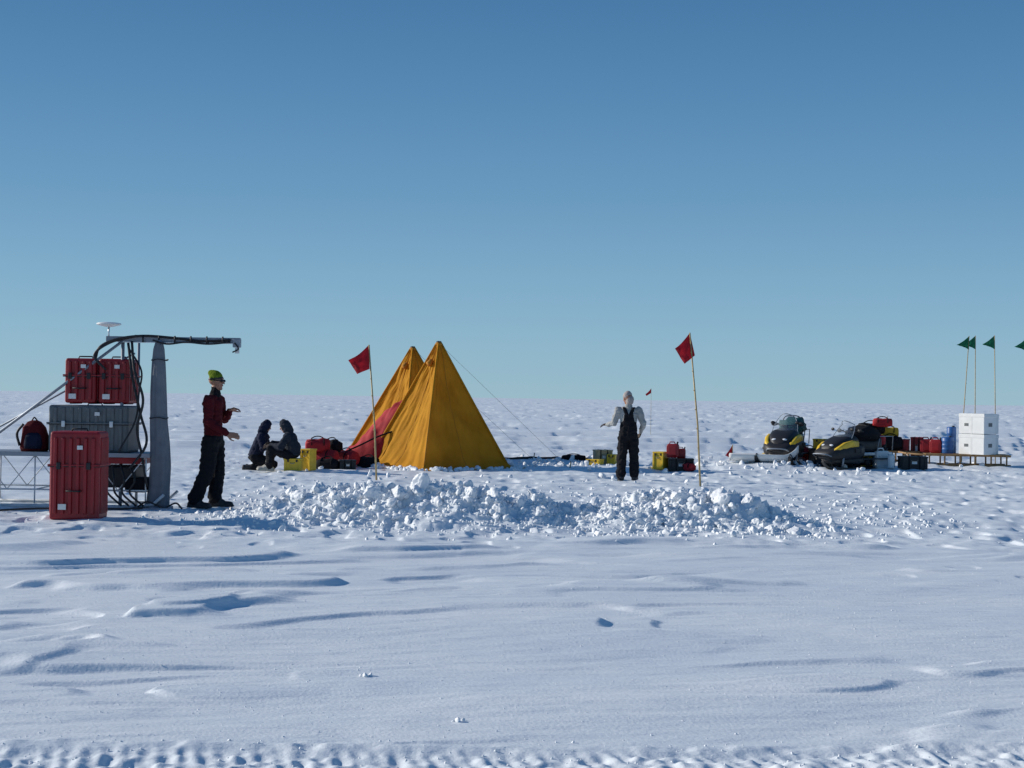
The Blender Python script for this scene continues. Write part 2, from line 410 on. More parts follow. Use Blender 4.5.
# ------------------------------------------------------------ containers
def case(name,x,y,z,w,d,h,m='red',rot=0.,ribs=6,lab=True,vert=True):
    T=grp(name,x,y,z=z,rot=rot)
    box('shell',(0,0,h/2),(w,d,h),m,T,.035,seg=3)
    for i_ in range(ribs):
        u=(i_+.5)/ribs-.5
        if vert:
            box('rib_%d'%i_,(u*w*.9,-d/2-.010,h/2),(w/ribs*.42,.042,h*.86),m,T,.012)
            box('side_rib_%d'%i_,(w/2+.004,u*d*.8,h/2),(.022,d/ribs*.42,h*.86),m,T,.008)
            box('side_rib_b_%d'%i_,(-w/2-.004,u*d*.8,h/2),(.022,d/ribs*.42,h*.86),m,T,.008)
        else:
            box('rib_%d'%i_,(u*w*.92,-d/2-.006,h/2),(w/ribs*.35,.028,h*.9),m,T,.008)
    sz=h*.62
    box('lid_seam',(0,0,sz),(w+.036,d+.066,.022),m,T,.006)
    box('lid_gasket',(0,0,sz-.018),(w+.030,d+.060,.010),'black',T,.002)
    for u in (-.3,.3):
        box('latch_%s'%u,(u*w,-d/2-.040,sz-.01),(.05,.022,.085),'black' if m!='grey' else 'alu',T,.006)
        box('foot_%s'%u,(u*w,0,.012),(.06,d*.8,.05),'black',T,.01)
    tube('handle',[(-.09,-d/2-.015,h*.33),(-.08,-d/2-.06,h*.33),(.08,-d/2-.06,h*.33),(.09,-d/2-.015,h*.33)],.010,'black',T)
    tube('top_handle',[(-.1,0,h),(-.09,0,h+.03),(.09,0,h+.03),(.1,0,h)],.010,'black',T)
    if lab:
        box('label',(-w*.22,-d/2-.034,h*.15),(.10,.004,.07),'label',T,0)
        box('label_b',(w*.12,-d/2-.034,h*.82),(.07,.004,.05),'label',T,0)
    return T
case('red_transit_case',-5.42,17.6,None,.62,.40,1.10,ribs=6)
def jerry(name,x,y,z,m='red',rot=0,s=1.):
    T=grp(name,x,y,z=z,rot=rot,sc=s)
    loft('body',[(-.085,0,.15,.0,.36),(-.08,0,.165,.0,.39),(.08,0,.165,.0,.39),(.085,0,.15,.0,.36)],m,T,p=6)
    tube('handle',[(-.10,0,.38),(-.08,0,.44),(.04,0,.44),(.07,0,.38)],.016,m,T)
    tube('spout',[(.11,0,.36),(.14,0,.45)],[.03,.025],'black',T)
    box('panel',(0,-.085,.19),(.2,.012,.22),m,T,.005); return T
def duffel(name,x,y,z,l=.7,r=.16,m='redcloth',rot=0):
    T=grp(name,x,y,z=z,rot=rot)
    loft('bag',[(-l/2,0,r*.6,r*.3,r*1.5),(-l*.46,0,r*.9,.03,r*1.9),(-l*.2,0,r*1.05,0,r*2.1),(0,0,r,0,r*1.95),(l*.25,0,r*1.07,0,r*2.1),(l*.45,0,r*.9,.03,r*1.9),(l/2,0,r*.55,r*.3,r*1.4)],m,T,wr=.28,seed=x)
    for u in (-.25,.25):
        tube('strap_%s'%u,[(r*1.14*math.cos(a),u*l,r+r*1.14*math.sin(a)) for a in np.linspace(0,math.pi,12)],.012,'blackcloth',T,n=6)
    tube('grab_handle',[(0,-.25*l,r*2.1),(.05,-.1*l,r*2.4),(.05,.1*l,r*2.4),(0,.25*l,r*2.1)],.012,'blackcloth',T,smoothpath=True); return T
def crate(name,x,y,z,w,d,h,m='tan',rot=0,strap=None):
    if strap is None: strap=(m!='yellow')
    T=grp(name,x,y,z=z,rot=rot)
    box('body',(0,0,h/2),(w,d,h),m,T,.012)
    box('lid',(0,0,h+.004),(w+.02,d+.02,.035),m,T,.008)
    for u in (-.42,.42):
        box('batten_%s'%u,(u*w,-d/2-.008,h*.48),(.045,.018,h*.92),m,T,.004)
    if strap:
        for u in (-.2,.2): box('strap_%s'%u,(u*w,0,h/2+.012),(.022,d+.03,h+.03),'blackcloth',T,.003)
        box('stencil_label',(0,-d/2-.006,h*.55),(w*.2,.004,h*.22),'label',T,0)
    else:
        for u in (-.25,.25): box('latch_%s'%u,(u*w,-d/2-.014,h*.9),(.035,.02,.05),'black',T,.004)
    tube('rope_handle',[(-w*.12,-d/2,h*.75),(-w*.08,-d/2-.03,h*.68),(w*.08,-d/2-.03,h*.68),(w*.12,-d/2,h*.75)],.008,'rope',T); return T
def drum(name,x,y,z,r,h,m):
    T=grp(name,x,y,z=z)
    S=[(0,0,r*.95,0,r*.95),(.02,0,r,0,r)]
    for k in range(1,4): S+=[(h*k/4-.015,0,r,0,r),(h*k/4,0,r*1.05,0,r*1.05),(h*k/4+.015,0,r,0,r)]
    S+=[(h-.03,0,r,0,r),(h,0,r*.85,0,r*.85)]
    loft('barrel',S,m,T,axis='z',p=2); tube('cap',[(r*.4,0,h-.01),(r*.4,0,h+.03)],.035,'black',T); return T

# ------------------------------------------------------------ instrument sledge with mast
I=grp('instrument_sledge',0,19.5,z=gh(-6,19.5)); bt=lambda n,a,b,r=.016,m='galv':tube(n,[a,b],r,m,I)
box('deck',(-6.9,.1,.74),(3.9,.85,.035),'galv',I,.006)
box('deck_edge',(-6.9,-.335,.735),(3.92,.03,.06),'galv',I,.004)
for yy in (-.3,.5):
    bt('lower_rail_%s'%yy,(-8.8,yy,.25),(-5.0,yy,.25),.012,'whiterod')
    xs=np.linspace(-8.8,-5.0,11)
    for k in range(10):
        bt('truss_%s_%d'%(yy,k),(xs[k],yy,.25 if k%2 else .72),(xs[k+1],yy,.72 if k%2 else .25),.007,'whiterod')
    for k in range(0,11,2): bt('upright_%s_%d'%(yy,k),(xs[k],yy,.06),(xs[k],yy,.72),.010,'whiterod')
    tube('runner_%s'%yy,[(-9,yy,.03),(-5.1,yy,.03),(-4.9,yy,.06),(-4.75,yy,.2)],.022,'whiterod',I)
for k in range(0,11,2): bt('cross_%d'%k,(xs[k],-.3,.25),(xs[k],.5,.25),.009,'whiterod')
bt('mast',(-5.40,-.1,.0),(-5.40,-.1,2.34),.024,'galv')
bt('mast_b',(-5.30,.35,.0),(-5.30,.35,2.30),.02,'galv')
bt('mast_inner',(-4.86,-.2,.0),(-4.86,-.2,2.32),.03,'galv')
box('arm',(-4.70,-.1,2.335),(1.86,.07,.075),'galv',I,.008)
box('arm_lower_flange',(-4.66,-.1,2.295),(1.6,.10,.012),'alu',I,.002)
bt('diagonal_brace',(-7.5,-.2,.68),(-5.40,-.14,2.30),.020)
bt('diagonal_brace_b',(-7.6,.4,.9),(-5.34,.3,2.15),.014)
box('arm_tip_plate',(-3.82,-.1,2.30),(.10,.12,.12),'galv',I,.01)
tube('tip_cable',[(-3.84,-.17,2.3),(-3.78,-.2,2.22),(-3.86,-.2,2.17)],.01,'black',I,smoothpath=True)
box('tip_tag',(-3.80,-.18,2.20),(.06,.01,.09),'label',I,.002)
bt('antenna_post',(-5.60,-.1,2.30),(-5.60,-.1,2.53),.012,'alu')
bt('antenna_bracket',(-5.62,-.1,2.31),(-5.4,-.1,2.31),.014,'alu')
loft('satellite_antenna_dome',[(2.50,-5.6,.04,-.1,.04),(2.525,-5.6,.15,-.1,.15),(2.54,-5.6,.17,-.1,.17),(2.553,-5.6,.16,-.1,.16),(2.565,-5.6,.07,-.1,.07)],'white',I,axis='z',p=2)
WA=np.array([(.03,.0,.155),(.3,.015,.14),(.6,.03,.135),(.9,.02,.128),(1.2,0,.12),(1.6,-.01,.105),(2.0,-.01,.09),(2.2,-.01,.075),(2.3,-.01,.05)])
zz=np.linspace(.03,2.3,90)
loft('hanging_tarp',[(z,-4.86+np.interp(z,WA[:,0],WA[:,1]),np.interp(z,WA[:,0],WA[:,2]),-.2,np.interp(z,WA[:,0],WA[:,2])*.5) for z in zz],'fabric',I,axis='z',p=2.2,folds=.07,n=72)
for z in (1.25,2.05): tube('tarp_tie_%s'%z,[(-4.86+.14*math.cos(a)*(1.05-z*.12),-.2+.085*math.sin(a),z+.01*math.sin(a*3)) for a in np.linspace(0,2*math.pi,20)],.007,'black',I,n=6)
box('foot_plate',(-4.9,-.35,.02),(.5,.4,.04),'galv',I,.008)
tube('foot_wire',[(-5.05,-.5,.05),(-4.9,-.55,.12),(-4.7,-.5,.04),(-4.55,-.45,.10),(-4.45,-.5,.03)],.012,'black',I,smoothpath=True)
for k,P in enumerate([
  [(-5.75,-.2,2.05),(-5.68,-.22,2.22),(-5.45,-.2,2.33),(-5.1,-.18,2.38),(-4.7,-.15,2.36),(-4.3,-.15,2.32),(-3.9,-.15,2.34)],
  [(-5.6,-.2,1.9),(-5.75,-.25,2.1),(-5.55,-.2,2.28),(-5.2,-.15,2.38)],
  [(-5.25,-.2,2.30),(-5.18,-.3,1.9),(-5.05,-.32,1.5),(-5.13,-.3,1.1),(-5.05,-.3,.7),(-4.98,-.3,.3)],
  [(-5.3,-.2,2.28),(-5.22,-.25,1.8),(-5.1,-.25,1.3),(-5.0,-.3,.9),(-5.2,-.4,.55)],
  [(-5.3,-.15,2.2),(-5.1,-.25,1.9),(-5.12,-.27,1.6),(-5.16,-.3,1.2),(-5.35,-.42,.78)],
  [(-4.95,-.25,2.32),(-4.75,-.25,2.27),(-4.5,-.2,2.30),(-4.2,-.18,2.28),(-3.9,-.18,2.31)]]):
    tube('cable_%d'%k,P,.018 if k<4 else .013,'black',I,smoothpath=True)
for k in range(6): tube('cable_tie_%d'%k,[(-5.1+k*.22,-.19,2.29),(-5.1+k*.22,-.19,2.385)],.012,'black',I)
box('lower_shelf_box',(-5.35,.05,.66),(.62,.6,.10),'red',I,.02)
box('battery_box',(-5.42,.05,.43),(.5,.5,.30),'black',I,.03)
box('battery_box_b',(-5.15,-.05,.32),(.32,.4,.2),'blackcloth',I,.04)
for k in range(4): tube('under_cable_%d'%k,[(-5.6+.12*k,-.25,.6),(-5.55+.14*k,-.38,.4),(-5.5+.1*k,-.36,.22),(-5.3+.1*k,-.4,.05)],.014,'black',I,smoothpath=True)
tube('ground_cable',[(-9,-1.2,.02),(-8,-1.1,.03),(-7,-1.2,.02),(-6.2,-.9,.04),(-5.3,-.7,.03),(-4.9,-.5,.04)],.014,'black',I,smoothpath=True)
zb=gh(-6,19.5)
case('grey_transit_case',-5.83,19.6,zb+.76,1.10,.62,.65,m='grey',ribs=9,vert=False)
case('red_transit_case',-5.97,19.6,zb+1.44,.43,.5,.62,ribs=4)
case('red_transit_case',-5.51,19.62,zb+1.44,.43,.5,.62,ribs=4)
Bp=grp('backpack',-6.62,19.45,z=zb+.76)
loft('main_bag',[(0,0,.17,0,.12),(.05,0,.19,0,.14),(.2,0,.18,0,.14),(.33,0,.15,0,.12),(.41,0,.09,0,.08),(.43,0,.04,0,.04)],'maroon',Bp,axis='z',wr=.15)
loft('front_pocket',[(.04,.02,.11,-.13,.05),(.1,.02,.12,-.13,.07),(.22,.02,.11,-.12,.06),(.26,.02,.07,-.11,.03)],'navy',Bp,axis='z',wr=.1)
tube('strap',[(-.12,-.1,.38),(-.2,-.12,.25),(-.17,-.1,.08)],.018,'black',Bp,smoothpath=True)
tube('haul_loop',[(-.04,0,.42),(0,-.02,.47),(.04,0,.42)],.01,'black',Bp,smoothpath=True)

# ------------------------------------------------------------ people
def hull(bm,pts):
    t=bmesh.new(); vs=[t.verts.new(p) for p in pts]
    r=bmesh.ops.convex_hull(t,input=vs)
    bad=[g for g in r['geom_interior']+r['geom_unused'] if isinstance(g,bmesh.types.BMVert)]
    bmesh.ops.delete(t,geom=list(set(bad)),context='VERTS')
    bmesh.ops.recalc_face_normals(t,faces=t.faces)
    mp={}
    for v in t.verts: mp[v]=bm.verts.new(v.co)
    pl=[]
    for f in t.faces:
        bm.faces.new([mp[v] for v in f.verts]); n=f.normal; pl.append((n.x,n.y,n.z,n.dot(f.verts[0].co)))
    t.free(); return np.array(pl)
S2=ICO[2][0]
def rad3(r): return np.array(r if hasattr(r,'__len__') else (r,r,r),float)
def body(par,bones,voxel=.0085):
    bm=bmesh.new(); planes=[]; labs=[]
    for lb,a,ra,b,rb in bones:
        pts=np.vstack([S2*rad3(ra)+np.array(a),S2*rad3(rb)+np.array(b)])
        planes.append(hull(bm,[Vector(p) for p in pts])); labs.append(lb)
    me=bpy.data.meshes.new('tmp'); bm.to_mesh(me); bm.free()
    o=bpy.data.objects.new('tmp',me); scene.collection.objects.link(o)
    r=o.modifiers.new('r','REMESH'); r.mode='VOXEL'; r.voxel_size=voxel; r.adaptivity=0
    s=o.modifiers.new('s','SMOOTH'); s.iterations=2; s.factor=.5
    dg=bpy.context.evaluated_depsgraph_get(); dg.update()
    m2=bpy.data.meshes.new_from_object(o.evaluated_get(dg)); bpy.data.objects.remove(o)
    nv=len(m2.vertices); co=np.empty(nv*3,np.float32); m2.vertices.foreach_get('co',co); co=co.reshape(-1,3)
    best=np.full(nv,1e9); idx=np.zeros(nv,int)
    for k,pl in enumerate(planes):
        d=np.abs((co@pl[:,:3].T.astype(np.float32)-pl[:,3].astype(np.float32)).max(1))
        u=d<best; best[u]=d[u]; idx[u]=k
    ul=list(dict.fromkeys(labs)); vl=np.array([ul.index(l) for l in labs])[idx]
    no=np.empty(nv*3,np.float32); m2.vertices.foreach_get('normal',no); no=no.reshape(-1,3)
    soft=np.array([l in ('maroon','blackcloth','navy','slate','shirt') for l in ul])[vl]
    w=np.array([ (mn.noise(Vector((p[0]*8,p[1]*8,p[2]*15)))*.020+mn.noise(Vector((p[0]*20,p[1]*20+4,p[2]*30)))*.009) if q else 0 for p,q in zip(co.tolist(),soft)])
    co=co+no*w[:,None].astype(np.float32); m2.vertices.foreach_set('co',co.ravel())
    for l in ul: m2.materials.append(M[l])
    ls=np.empty(len(m2.polygons),np.int32); m2.polygons.foreach_get('loop_start',ls)
    li=np.empty(len(m2.loops),np.int32); m2.loops.foreach_get('vertex_index',li)
    m2.polygons.foreach_set('material_index',vl[li[ls]].astype(np.int32)); m2.update()
    return link('body',m2,None,par)
def nrm(v): v=np.array(v,float); return v/np.linalg.norm(v)
def hand(w,d,n,lab='skin',side=1,curl=.5,sc=1.):
    w=np.array(w,float); d=nrm(d); n=np.array(n,float); n=nrm(n-d*n.dot(d)); s=np.cross(d,n)*side; o=[]
    L=[.040,.046,.042,.032]
    for k in range(4):
        off=(-.030+.020*k)*sc; kb=w+s*off*.6; kk=w+d*(.088-.004*abs(k-1.3))*sc+s*off*1.05
        o.append((lab,kb,.016*sc,kk,.0125*sc))
        dd=d+s*(k-1.5)*.06; p=kk; c=curl
        for j,(f,r0,r1) in enumerate(((1,.0105,.0095),(.66,.0095,.0085),(.5,.0085,.0075))):
            dd=nrm(dd); ca,sa=math.cos(c*(.7+.2*j)),math.sin(c*(.7+.2*j)); dd=nrm(dd*ca+n*sa)
            q=p+dd*L[k]*f*sc; o.append((lab,p,r0*sc,q,r1*sc)); p=q
    b=w+d*.02*sc-s*.028*sc; t1=b+nrm(d*.7-s*.75+n*.25)*.045*sc; t2=t1+nrm(d*.9-s*.25+n*.3)*.032*sc; t3=t2+nrm(d-s*.0+n*.35)*.022*sc
    o+=[(lab,w+d*.015,.015*sc,b,.016*sc),(lab,b,.015*sc,t1,.012*sc),(lab,t1,.012*sc,t2,.011*sc),(lab,t2,.011*sc,t3,.009*sc)]
    return o
def head(c,f,hat='lime',band=None,up=(0,0,1),skin='skin',hood=None):
    c=np.array(c,float); f=nrm(f); u=np.array(up,float); l=np.cross(u,f); l=nrm(l); u=np.cross(f,l); o=[]
    o.append((skin,c+f*.018+u*.025,.082,c-f*.03+u*.025,.082))
    o.append((skin,c+f*.02-u*.0,.076,c+f*.035-u*.06,.052))
    o.append((skin,c+f*.04-u*.06,.042,c+f*.072-u*.095,.024))
    o.append((skin,c+f*.085+u*.035,.016,c+f*.085+u*.03,.016))
    o.append((skin,c+f*.092+u*.022,.009,c+f*.116-u*.022,.014))
    o.append(('lips',c+f*.098-u*.052-l*.016,.008,c+f*.098-u*.052+l*.016,.008))
    for s in (-1,1):
        o.append((skin,c+l*s*.08-f*.005+u*.015,.014,c+l*s*.084-f*.008-u*.02,.010))
        o.append((skin,c+f*.065+l*s*.04-u*.015,.022,c+f*.06+l*s*.045-u*.03,.02))
    if hat:
        o.append((hat,c-f*.005+u*.055,.096,c-f*.015+u*.082,.078))
        o.append((band or hat,c+f*.004+u*.048,(.102,.096,.026),c-f*.012+u*.034,(.102,.096,.026)))
    if hood:
        o.append((hood,c-f*.015+u*.03,.112,c-f*.04-u*.07,.112))
        o.append((hood,c-f*.04-u*.05,.11,c-f*.05-u*.13,.10))
    return o
def eyes(par,c,f,up=(0,0,1),glasses=False):
    c=np.array(c,float); f=nrm(f); u=np.array(up,float); l=nrm(np.cross(u,f)); u=np.cross(f,l)
    for k,s in enumerate((-1,1)):
        if glasses:
            ico('sunglass_lens_%d'%k,tuple(c+f*.095+l*s*.033+u*.012),(.028,.028,.022),'lens',par)
            tube('sunglass_arm_%d'%k,[c+f*.09+l*s*.055+u*.015,c+f*.0+l*s*.09+u*.02],.008,'lens',par,n=6)
        else:
            ico('eyeball_%d'%k,tuple(c+f*.080+l*s*.032+u*.010),.013,'white',par); ico('iris_%d'%k,tuple(c+f*.090+l*s*.032+u*.010),.006,'lens',par)
def limb(lab,P,rr): return [(lab,P[i],rr[i],P[i+1],rr[i+1]) for i in range(len(P)-1)]
def boot(a,d,lab='boot',L=.2):
    a=np.array(a,float); d=nrm(d); g=np.array([a[0],a[1],0.])
    return [(lab,a+[0,0,.08],.065,a,.062),(lab,g-d*.05+[0,0,.05],(.055,.05,.045),g+d*L+[0,0,.042],(.05,.045,.038)),
            (lab,a,.058,g+d*.10+[0,0,.06],.045),(lab,g-d*.06+[0,0,.018],(.055,.05,.02),g+d*(L+.015)+[0,0,.018],(.052,.048,.02))]
# standing man in maroon fleece, profile to the camera
P1=grp('standing_man',-4.26,19.7,rot=-6,sc=1.02)
b=[]
b+=head((.10,0,1.735),(1,-.12,-.02),'lime','black')
b+=[('lime',(.06,0,1.83),.065,(.02,.01,1.855),.045),('lime',(.10,0,1.83),.06,(.05,0,1.86),.04)]
b+=[('blackcloth',(.09,0,1.635),.062,(.08,0,1.54),.078),('skin',(.095,0,1.67),.055,(.085,0,1.58),.056)]
b+=[('maroon',(.075,0,1.44),(.125,.19,.10),(.06,0,1.20),(.125,.165,.10)),('maroon',(.06,0,1.20),(.125,.165,.10),(.08,0,1.02),(.135,.18,.06)),('maroon',(.075,-.12,1.48),.075,(.075,.12,1.48),.075)]
b+=[('blackcloth',(.07,0,.98),(.13,.175,.08),(.06,0,.90),(.15,.185,.09))]
b+=limb('blackcloth',[(.06,-.09,.90),(.03,-.12,.50),(-.13,-.13,.13)],[.125,.10,.10])
b+=limb('blackcloth',[(.07,.09,.90),(.10,.12,.50),(.06,.14,.13)],[.125,.10,.10])
b+=boot((-.14,-.13,.10),(1,-.15,0))+boot((.07,.14,.10),(1,.1,0))
b+=limb('maroon',[(.06,-.20,1.47),(.08,-.27,1.19),(.33,-.25,1.03)],[.08,.064,.045])
b+=hand((.35,-.25,1.02),(1,.05,-.15),(0,1,-.3),'skin',1,.45)
b+=limb('maroon',[(.08,.20,1.47),(.14,.28,1.21),(.26,.13,1.33)],[.08,.064,.045])
b+=hand((.275,.11,1.345),(.9,-.3,.25),(0,-.4,-1),'skin',-1,.6)
body(P1,b); eyes(P1,(.10,0,1.735),(1,-.12,-.02),glasses=True)
# standing person in dark overalls, back to the camera
P2=grp('standing_person',2.33,27.9,rot=0)
b=[]
b+=head((-.02,.02,1.625),(-.45,.9,-.08),'cap','cap')
b+=[('cap',(.02,-.01,1.61),.088,(.02,-.02,1.57),.078)]
b+=[('shirt',(0,0,1.50),.062,(0,0,1.43),.085),('skin',(-.01,0,1.56),.054,(0,0,1.47),.055)]
b+=[('shirt',(0,0,1.33),(.19,.12,.10),(0,0,1.10),(.165,.125,.10)),('shirt',(-.12,0,1.385),.075,(.12,0,1.385),.075)]
b+=[('blackcloth',(0,0,1.10),(.175,.133,.06),(0,0,.98),(.18,.14,.08)),('blackcloth',(0,-.0,1.30),(.15,.135,.06),(0,0,1.05),(.175,.138,.05)),('blackcloth',(0,0,.96),(.18,.14,.08),(0,0,.86),(.185,.145,.09))]
b+=[('blackcloth',(-.04,-.105,1.32),(.045,.025,.02),(-.09,-.085,1.44),(.035,.024,.02)),('blackcloth',(.04,-.105,1.32),(.045,.025,.02),(.09,-.085,1.44),(.035,.024,.02))]
b+=[('blackcloth',(-.09,-.085,1.44),(.03,.03,.02),(-.10,.08,1.43),(.03,.03,.02)),('blackcloth',(.09,-.085,1.44),(.03,.03,.02),(.10,.08,1.43),(.03,.03,.02))]
b+=limb('blackcloth',[(-.09,0,.86),(-.12,.02,.48),(-.14,-.0,.12)],[.122,.10,.098])
b+=limb('blackcloth',[(.09,0,.86),(.12,.02,.48),(.13,-.05,.12)],[.122,.10,.098])
b+=boot((-.14,0,.10),(-.35,1,0))+boot((.13,-.05,.10),(.25,1,0))
b+=limb('shirt',[(-.20,0,1.39),(-.29,.02,1.13),(-.40,.20,1.10)],[.082,.066,.046])
b+=hand((-.41,.22,1.10),(-.7,.6,-.05),(.3,.2,-1),'glove',1,.5,1.1)
b+=limb('shirt',[(.20,0,1.39),(.30,-.03,1.13),(.27,.14,.97)],[.082,.066,.046])
b+=hand((.265,.16,.955),(-.1,.7,-.5),(-1,0,0),'glove',1,.5,1.1)
body(P2,b); eyes(P2,(-.02,.02,1.625),(-.45,.9,-.08))
# seated person facing left
P4=grp('seated_person',-4.80,29.3)
f=(-1,.15,-.45); c4=(.06,0,.93)
b=[]
b+=head(c4,f,'slate',None,up=(-.2,0,1),hood='slate')
b+=[('slate',(.11,0,.83),.075,(.16,0,.76),.09),('skin',(.10,0,.89),.052,(.14,0,.8),.054)]
b+=[('slate',(.16,0,.70),(.15,.20,.12),(.24,0,.48),(.17,.19,.12)),('slate',(.24,0,.48),(.17,.19,.10),(.23,0,.36),(.17,.19,.07)),('slate',(.15,-.13,.72),.085,(.15,.13,.72),.085)]
b+=[('blackcloth',(.22,0,.34),(.15,.18,.09),(.20,0,.32),(.15,.18,.08))]
b+=limb('blackcloth',[(.18,-.11,.33),(-.20,-.16,.45),(-.22,-.16,.10)],[.12,.095,.08])
b+=limb('blackcloth',[(.18,.11,.33),(-.18,.18,.48),(-.30,.18,.10)],[.12,.095,.08])
b+=boot((-.22,-.16,.10),(-1,-.1,0),'paleboot')+boot((-.30,.18,.10),(-1,.1,0),'paleboot')
b+=limb('slate',[(.14,-.20,.71),(.02,-.27,.50),(-.20,-.12,.53)],[.088,.072,.05])
b+=hand((-.22,-.11,.53),(-1,.3,-.1),(0,.3,-1),'glove',-1,.6,1.1)
b+=limb('slate',[(.14,.20,.71),(.0,.26,.52),(-.20,.08,.58)],[.088,.072,.05])
b+=hand((-.22,.07,.58),(-1,-.3,-.1),(0,-.3,-1),'glove',1,.6,1.1)
body(P4,b); eyes(P4,c4,f,up=(-.2,0,1))
crate('yellow_gear_box',-4.54,29.3,None,.36,.36,.245,'yellow')
# kneeling person facing right
P3=grp('kneeling_person',-5.42,30.3)
f=(.8,.6,-.35); c3=(.12,0,.96)
b=[]
b+=head(c3,f,'navy',None,up=(.25,0,1),hood='navy')
b+=[('navy',(.10,0,.85),.06,(.06,0,.78),.08),('skin',(.12,0,.90),.052,(.09,0,.82),.054)]
b+=[('navy',(.04,0,.72),(.15,.20,.12),(-.05,0,.50),(.16,.19,.11)),('navy',(-.05,0,.50),(.16,.19,.10),(-.10,0,.35),(.17,.19,.08)),('navy',(.05,-.13,.75),.085,(.05,.13,.75),.085)]
b+=[('blackcloth',(-.10,0,.32),(.15,.18,.10),(-.12,0,.28),(.15,.18,.09))]
for s in (-1,1):
    b+=limb('blackcloth',[(-.10,s*.10,.28),(.26,s*.15,.13),(-.12,s*.15,.08)],[.12,.095,.075])
    b+=[('boot',(-.12,s*.15,.08),.06,(-.32,s*.15,.07),.05),('boot',(-.32,s*.15,.09),.045,(-.33,s*.15,.02),.035)]
    b+=limb('navy',[(.05,s*.20,.73),(.10,s*.27,.50),(.30,s*.14,.50)],[.088,.07,.05])
    b+=hand((.32,s*.13,.50),(1,-s*.3,-.1),(0,-s*.3,-1),'glove',s,.6,1.1)
body(P3,b); eyes(P3,c3,f,up=(.25,0,1))

# ------------------------------------------------------------ gear beside the seated people and tents
duffel('red_duffel_bag',-4.28,31.6,None,.8,.19,'redcloth',70)
duffel('red_duffel_bag',-4.35,31.5,gh(-4.3,31.5)+.36,.55,.14,'redcloth',100)
duffel('red_duffel_bag',-3.78,32.0,None,.8,.17,'redcloth',40)
duffel('black_duffel_bag',-4.05,30.9,None,.5,.13,'blackcloth',80)
duffel('black_duffel_bag',-4.1,31.9,gh(-4,31.5)+.33,.5,.14,'blackcloth',60)
crate('black_gear_box',-3.62,31.0,None,.36,.30,.20,'black',12)
crate('yellow_gear_box',-4.32,29.9,None,.24,.25,.44,'yellow',-25)
# red tarpaulin draped over the stores against the left side of the tents
TP=grp('red_tarpaulin',-3.40,32.95)
V=[];Fq=[];n=48
for i_ in range(n+1):
    for j in range(n+1):
        s,t=i_/n,j/n; x=-.85+1.75*s; y=-.65+1.2*t
        e=1-abs(2*t-1)**3
        z=.03+(1.40*ss(.0,1.05,s)+.08)*e*(.6+.4*ss(0,.2,s))+(.14*mn.noise(Vector((s*5,t*5,2)))+.06*mn.noise(Vector((s*13,t*9,7))))*e
        V.append((x,y+.05*mn.noise(Vector((s*4,t*4,9)))+.25*s*t,float(z)))
for i_ in range(n):
    for j in range(n): a=i_*(n+1)+j; Fq.append([a,a+n+1,a+n+2,a+1])
me=bpy.data.meshes.new('sheet'); me.from_pydata(V,[],Fq); link('sheet',me,'redcloth',TP)
tube('lashing',[(-.6,-.62,.22),(-.1,-.60,.45),(.3,-.60,.65),(.7,-.58,.8)],.02,'blackcloth',TP,smoothpath=True)
duffel('black_duffel_bag',-3.25,31.9,None,.5,.12,'blackcloth',75)
# gear around standing person
crate('tan_gear_box',2.24,34.2,None,.42,.35,.32,'tan',8)
crate('yellow_gear_box',2.02,33.6,None,.34,.26,.14,'yellow',-30)
crate('yellow_gear_box',2.48,34.0,None,.2,.26,.22,'yellow',-25)
duffel('black_duffel_bag',1.55,34.6,None,.6,.06,'blackcloth',80)
crate('yellow_gear_box',3.40,31.7,None,.26,.34,.38,'yellow',-30)
crate('black_gear_box',3.82,31.5,None,.56,.42,.27,'black',-4)
jerry('red_fuel_can',3.64,31.5,gh(3.62,31.5)+.29,'red',-20,.8)
jerry('red_fuel_can',3.84,31.6,gh(3.86,31.6)+.29,'red',-10,.6)
duffel('red_duffel_bag',3.96,31.1,None,.3,.09,'redcloth',30)
tube('tow_rope',[(x,34.8+.3*math.sin(x*2),gh(x,34.8+.3*math.sin(x*2))+.03) for x in np.linspace(-.2,2.0,30)],.03,'black',None)

